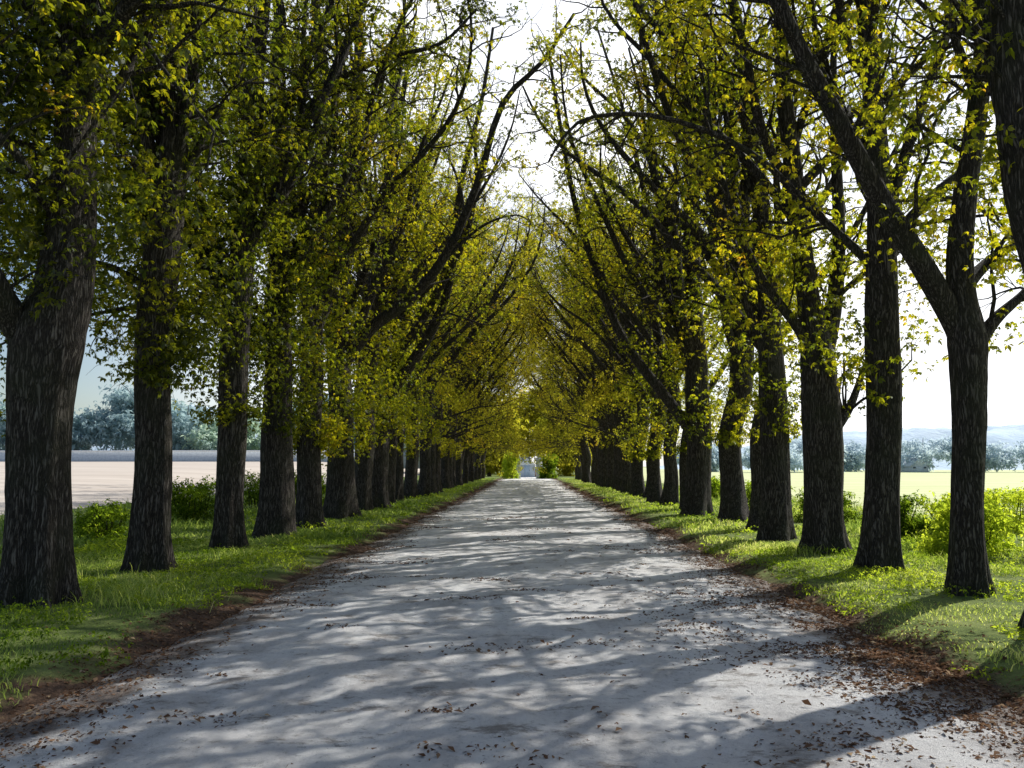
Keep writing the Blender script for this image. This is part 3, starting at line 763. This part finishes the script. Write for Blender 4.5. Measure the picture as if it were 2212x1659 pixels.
# separate heaps and trails of leaves lying on the track
NH = 70
hx, hy = rng.uniform(-3.0, 3.0, NH), 3.4 + 24 * rng.uniform(0, 1, NH) ** 1.4
hs_ = rng.uniform(.3, 2.0, NH) ** 1.3
hi = rng.choice(NH, 2400, p=hs_ / hs_.sum())
x2 = hx[hi] + rng.normal(0, .12, 2400) * hs_[hi]; y2 = hy[hi] + rng.normal(0, .05, 2400) * hs_[hi]
x3 = rng.uniform(-3.3, 3.3, 260); y3 = 3 + 25 * rng.uniform(0, 1, 260) ** 1.5
x4 = sd_[:3000] * rng.uniform(4, 8, 3000); y4 = 3 + 40 * rng.uniform(0, 1, 3000) ** 1.5
big = np.concatenate([np.ones(len(x)) * 1.1, np.ones(len(xd)) * 1.15, np.ones(len(x2)) * 1.25, np.ones(len(x3)) * 1.7, np.ones(len(x4))])
x = np.concatenate([x, xd, x2, x3, x4]); y = np.concatenate([y, yd, y2, y3, y4])
z = np.maximum(gh(x, y), np.where(np.abs(x) < 4.2, rh(x, y), -9)) + .006 + rng.uniform(0, .014, len(x))
pos = np.stack([x, y, z], 1)
leaf_units(lb, rng, pos, rng.normal(0, 1, pos.shape) * np.array([1, 1, .1]), rng.uniform(.03, .095, len(x)) * (1 + y / 60) * big, np.clip(rng.normal(.48, .24, len(x)), 0, 1), leaflets=2, flat=1.8)
lo = lb.build('leaf_litter', M['litter'], smooth=False); lo['kind'] = 'stuff'; lo['label'] = 'fallen brown leaves along the track edges and on the road'; lo['category'] = 'fallen leaves'

# ------------------------------------------------------------------ shrubs
def shrub(x, y, w, d, h, n, label, seed, mat='shrub', size=(.06, .13), tint=.45, group=None, name='shrub'):
    rng = np.random.default_rng(seed)
    root = bpy.data.objects.new(name, None); C.objects.link(root); root.location = (x, y, float(gh(np.array(x), np.array(y))) if x > -15 else .14)
    root.empty_display_size = .2
    if x > 12.5: root.location.z = .12
    st = MB(); N = 14
    W = np.zeros((N, 5, 3)); a = rng.uniform(0, 2 * PI, N); W[:, 0] = np.stack([np.cos(a) * w * .12, np.sin(a) * d * .12, 0 * a], 1)
    tg = np.stack([np.cos(a) * w * .42 * rng.uniform(.2, 1, N), np.sin(a) * d * .42 * rng.uniform(.2, 1, N), h * rng.uniform(.6, .98, N)], 1)
    for k in range(1, 5): W[:, k] = W[:, 0] + (tg - W[:, 0]) * k / 4 + rng.normal(0, .03 * h, (N, 3))
    tubes(st, W, np.linspace(.02, .006, 5)[None].repeat(N, 0), 5)
    st.build('stem', M['bark'], root)
    nc = 40; cc = []
    while len(cc) < nc:
        p = rng.uniform(-1, 1, 3); p[2] = rng.uniform(0, 1)
        if p[0] ** 2 + p[1] ** 2 + (p[2] * .95) ** 2 < 1: cc.append(p * np.array([w * .46, d * .46, h * .88]))
    cc = np.array(cc + [q for q in tg]); ci = rng.integers(0, len(cc), n)
    pos = cc[ci] + rng.normal(0, 1, (n, 3)) * np.array([w * .08, d * .08, h * .08])
    pos[:, 2] = np.abs(pos[:, 2]) + .03
    fm = MB()
    leaf_units(fm, rng, pos, rng.normal(0, 1, pos.shape), rng.uniform(*size, n), np.clip(tint + rng.normal(0, .13, len(cc))[ci] + rng.normal(0, .12, n), 0, 1), leaflets=3)
    fm.build('foliage', M[mat], root, smooth=False)
    root['label'] = label; root['category'] = 'bush'
    if group: root['group'] = group
    return root
shrub(8.2, 15.2, 1.7, 1.5, 1.0, 3200, 'bright green sunlit bush between the two nearest whole trunks on the right', 51, tint=.85)  # sunlit look painted in by a paler leaf tint
shrub(10.3, 15.0, 2.0, 1.7, 1.85, 4200, 'tall pale green bush at the right edge behind the slender forked tree', 52, tint=.95)
shrub(9.5, 18.2, 1.5, 1.3, .9, 2400, 'low bright bush behind the slender forked tree on the right', 55, tint=.65)
shrub(8.5, 18.9, 1.6, 1.3, .9, 3000, 'dark green bush between the third and fourth trunks on the right', 53, tint=.25)
shrub(8.8, 24.0, 1.9, 1.5, .9, 2600, 'dark bush between the fourth and fifth trunks on the right', 54, tint=.3)
shrub(12.2, 20.5, 2.0, 1.8, 1.05, 2600, 'pale green bush at the meadow edge, right of the slender forked tree', 57, tint=.95)
for k, (x, y) in enumerate(((9.0, 31), (9.3, 40))):
    shrub(x, y, 2.2, 2.2, 1.0, 1300, 'small bush glimpsed behind the middle trunks of the right row', 60 + k, size=(.1, .18), group='bushes behind the middle of the right row')
shrub(-9.9, 23.6, 2.4, 1.8, 1.15, 3600, 'dark green bush between the second and third trunks on the left', 71, tint=.3)
shrub(-10.4, 30.5, 2.6, 1.8, 1.3, 2600, 'bush between the third and fourth trunks on the left', 72, tint=.35)
shrub(-9.6, 18.0, 1.4, 1.3, .75, 1500, 'low leafy bush just left of the second left trunk', 73, tint=.4)
shrub(-9.5, 34.0, 2.4, 1.8, 1.3, 1800, 'small bush behind the fifth trunk on the left', 74, tint=.4, size=(.1, .17))
shrub(-2.3, 104, 2.2, 2.2, 3.4, 2200, 'bright yellow-green bush left of the gate at the road end', 75, tint=1.0, size=(.2, .36))  # bright yellow is sunlight put in through the leaf tint
shrub(2.75, 104.5, 2.4, 2.2, 3.0, 2200, 'dark green bush right of the gate at the road end', 76, tint=.35, size=(.2, .36))

# ------------------------------------------------------------------ background trees
def back_tree(x, y, z, h, w, label, seed, mat='far_leaf', n=1700, tint=.4, group=None, size=.75):
    rng = np.random.default_rng(seed)
    root = bpy.data.objects.new('distant_tree', None); C.objects.link(root); root.location = (x, y, z); root.empty_display_size = 1
    tm = MB(); tubes(tm, np.array([[0, 0, -.5], [.1, 0, h * .25], [0, .1, h * .5], [.1, 0, h * .85]]), np.array([.35, .28, .2, .06]), 10)
    for k in range(6):
        a = k * 1.05 + rng.uniform(0, .5); z0 = h * rng.uniform(.22, .5)
        tubes(tm, np.array([[0, 0, z0], [math.cos(a) * w * .2, math.sin(a) * w * .2, z0 + h * .14], [math.cos(a) * w * .38, math.sin(a) * w * .38, z0 + h * .25]]), np.array([.14, .09, .03]), 6)
    tm.build('trunk', M['bark'], root)
    nc = 34; cc = []
    while len(cc) < nc:
        p = rng.uniform(-1, 1, 3)
        if (p ** 2).sum() < 1: cc.append(p * np.array([w * .42, w * .42, h * .42]) + np.array([0, 0, h * .5]))
    cc = np.array(cc); ci = rng.integers(0, nc, n); pos = cc[ci] + rng.normal(0, 1, (n, 3)) * np.array([w * .085, w * .085, h * .06])
    pos[:, 2] = np.maximum(pos[:, 2], .3)
    fm = MB()
    leaf_units(fm, rng, pos, rng.normal(0, 1, pos.shape), rng.uniform(.5, 1, n) * size, np.clip(tint + rng.normal(0, .12, nc)[ci] + rng.normal(0, .1, n), 0, 1), leaflets=3)
    fm.build('crown', M[mat], root, smooth=False)
    root['label'] = label; root['category'] = 'tree'
    if group: root['group'] = group
xl = [-28, -38, -47, -56, -66, -77, -88, -101, -115]
for k, x in enumerate(xl):
    lit = k in (2, 3, 8)  # these get a paler leaf tint as painted sunlight
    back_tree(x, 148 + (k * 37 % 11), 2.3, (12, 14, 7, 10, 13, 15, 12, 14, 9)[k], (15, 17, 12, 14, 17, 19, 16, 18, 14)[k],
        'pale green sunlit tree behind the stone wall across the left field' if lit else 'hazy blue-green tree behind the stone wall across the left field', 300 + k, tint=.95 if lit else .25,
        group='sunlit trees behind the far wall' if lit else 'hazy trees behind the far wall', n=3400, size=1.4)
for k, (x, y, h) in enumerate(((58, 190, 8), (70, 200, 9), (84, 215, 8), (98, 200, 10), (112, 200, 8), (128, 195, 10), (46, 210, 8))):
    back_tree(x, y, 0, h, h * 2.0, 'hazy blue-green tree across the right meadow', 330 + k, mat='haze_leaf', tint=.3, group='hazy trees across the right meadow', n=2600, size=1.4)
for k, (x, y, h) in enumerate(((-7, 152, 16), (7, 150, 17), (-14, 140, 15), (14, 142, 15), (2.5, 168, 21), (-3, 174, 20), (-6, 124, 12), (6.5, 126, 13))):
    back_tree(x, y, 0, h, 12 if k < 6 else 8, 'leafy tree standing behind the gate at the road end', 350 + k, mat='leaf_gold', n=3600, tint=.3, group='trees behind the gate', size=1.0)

# ------------------------------------------------------------------ wall, gate, buildings
def empty(name, loc, label, cat, group=None):
    e = bpy.data.objects.new(name, None); C.objects.link(e); e.location = loc; e['label'] = label; e['category'] = cat
    if group: e['group'] = group
    return e
w_ = empty('stone_wall', (-80, 138, 2.2), 'long pale stone wall at the far side of the left field', 'wall')
mb = MB(); mb.box(-85, 66, -.3, .3, -1, 2.0); mb.build('wall_face', M['stone'], w_, False)
mb = MB(); mb.box(-85.1, 66.1, -.42, .42, 2.002, 2.18); mb.build('coping', M['plaster'], w_, False)

for x, lb_ in ((-1.25, 'left stone pier of the gate at the road end'), (1.4, 'right stone pier of the gate at the road end')):
    e = empty('gate_pier', (x, 106, .0), lb_, 'gate pier')
    mb = MB(); mb.box(-.3, .3, -.3, .3, -.2, 2.5); mb.build('shaft', M['stone'], e, False)
    mb = MB(); mb.box(-.4, .4, -.4, .4, 2.502, 2.68); mb.box(-.3, .3, -.3, .3, 2.682, 2.8); mb.build('cap', M['plaster'], e, False)
    mb = MB(); a = np.linspace(0, PI, 9); tubes(mb, np.stack([0 * a, 0 * a, 3.02 - .22 * np.cos(a)], 1), .22 * np.sin(a) + .002, 12); mb.build('finial', M['stone'], e)

def house(name, loc, w, d, h, rh_, wm, rm, label, cat='building', door=True, chimney=False):
    e = empty(name, loc, label, cat)
    mb = MB(); mb.box(-w / 2, w / 2, 0, d, -.3, h)
    mb.add([(-w / 2, .0, h + .002), (w / 2, .0, h + .002), (0, .0, h + rh_), (0, .0, h + rh_)], [(0, 1, 2, 3)])
    mb.build('wall', wm, e, False)
    mb = MB(); ov = .2; t_ = .14
    for s in (-1, 1):
        v = []
        for yy in (-ov, d + ov):
            v += [(s * (w / 2 + ov), yy, h - ov * rh_ / (w / 2)), (s * .001, yy, h + rh_), (s * .001, yy, h + rh_ + t_), (s * (w / 2 + ov), yy, h - ov * rh_ / (w / 2) + t_)]
        mb.add(v, [(0, 1, 2, 3), (7, 6, 5, 4), (0, 4, 5, 1), (1, 5, 6, 2), (2, 6, 7, 3), (3, 7, 4, 0)])
    rf = mb.build('roof', rm, e, False)
    if chimney:
        mb = MB(); mb.box(-w * .25 - .3, -w * .25 + .3, d * .5 - .3, d * .5 + .3, h, h + rh_ + .7); mb.build('chimney', M['stone'], rf, False)
    if door:
        mb = MB(); mb.box(-.45, .45, -.06, -.003, 0, 1.75); dr = mb.build('door', M['door'], e, False)
        mb = MB(); mb.box(.3, .36, -.1, -.062, .95, 1.1); mb.build('handle', M['glass'], dr, False)
    for xx in ((-w * .3, w * .3) if w > 2.8 else ()):
        mb = MB(); mb.box(xx - .4, xx + .4, -.05, -.003, .9, 1.45); fr = mb.build('window', M['plaster'], e, False)
        mb = MB(); mb.box(xx - .33, xx + .33, -.07, -.052, .96, 1.39); mb.build('pane', M['glass'], fr, False)
    return e
house('gatehouse', (-.1, 119, .02), 2.3, 3.5, 1.8, .9, M['plaster'], M['plaster'], 'small white gabled gatehouse framed by the gate piers')
house('manor_house', (-.5, 127, .0), 1.7, 3, 2.9, .7, M['stone'], M['slate'], 'narrow blue-grey gabled house behind the gatehouse', door=False)
house('cottage', (94, 194, .1), 4.2, 7, 1.5, 1.8, M['stone'], M['tile'], 'low cottage with a pale pitched roof across the right meadow', door=False, chimney=True)
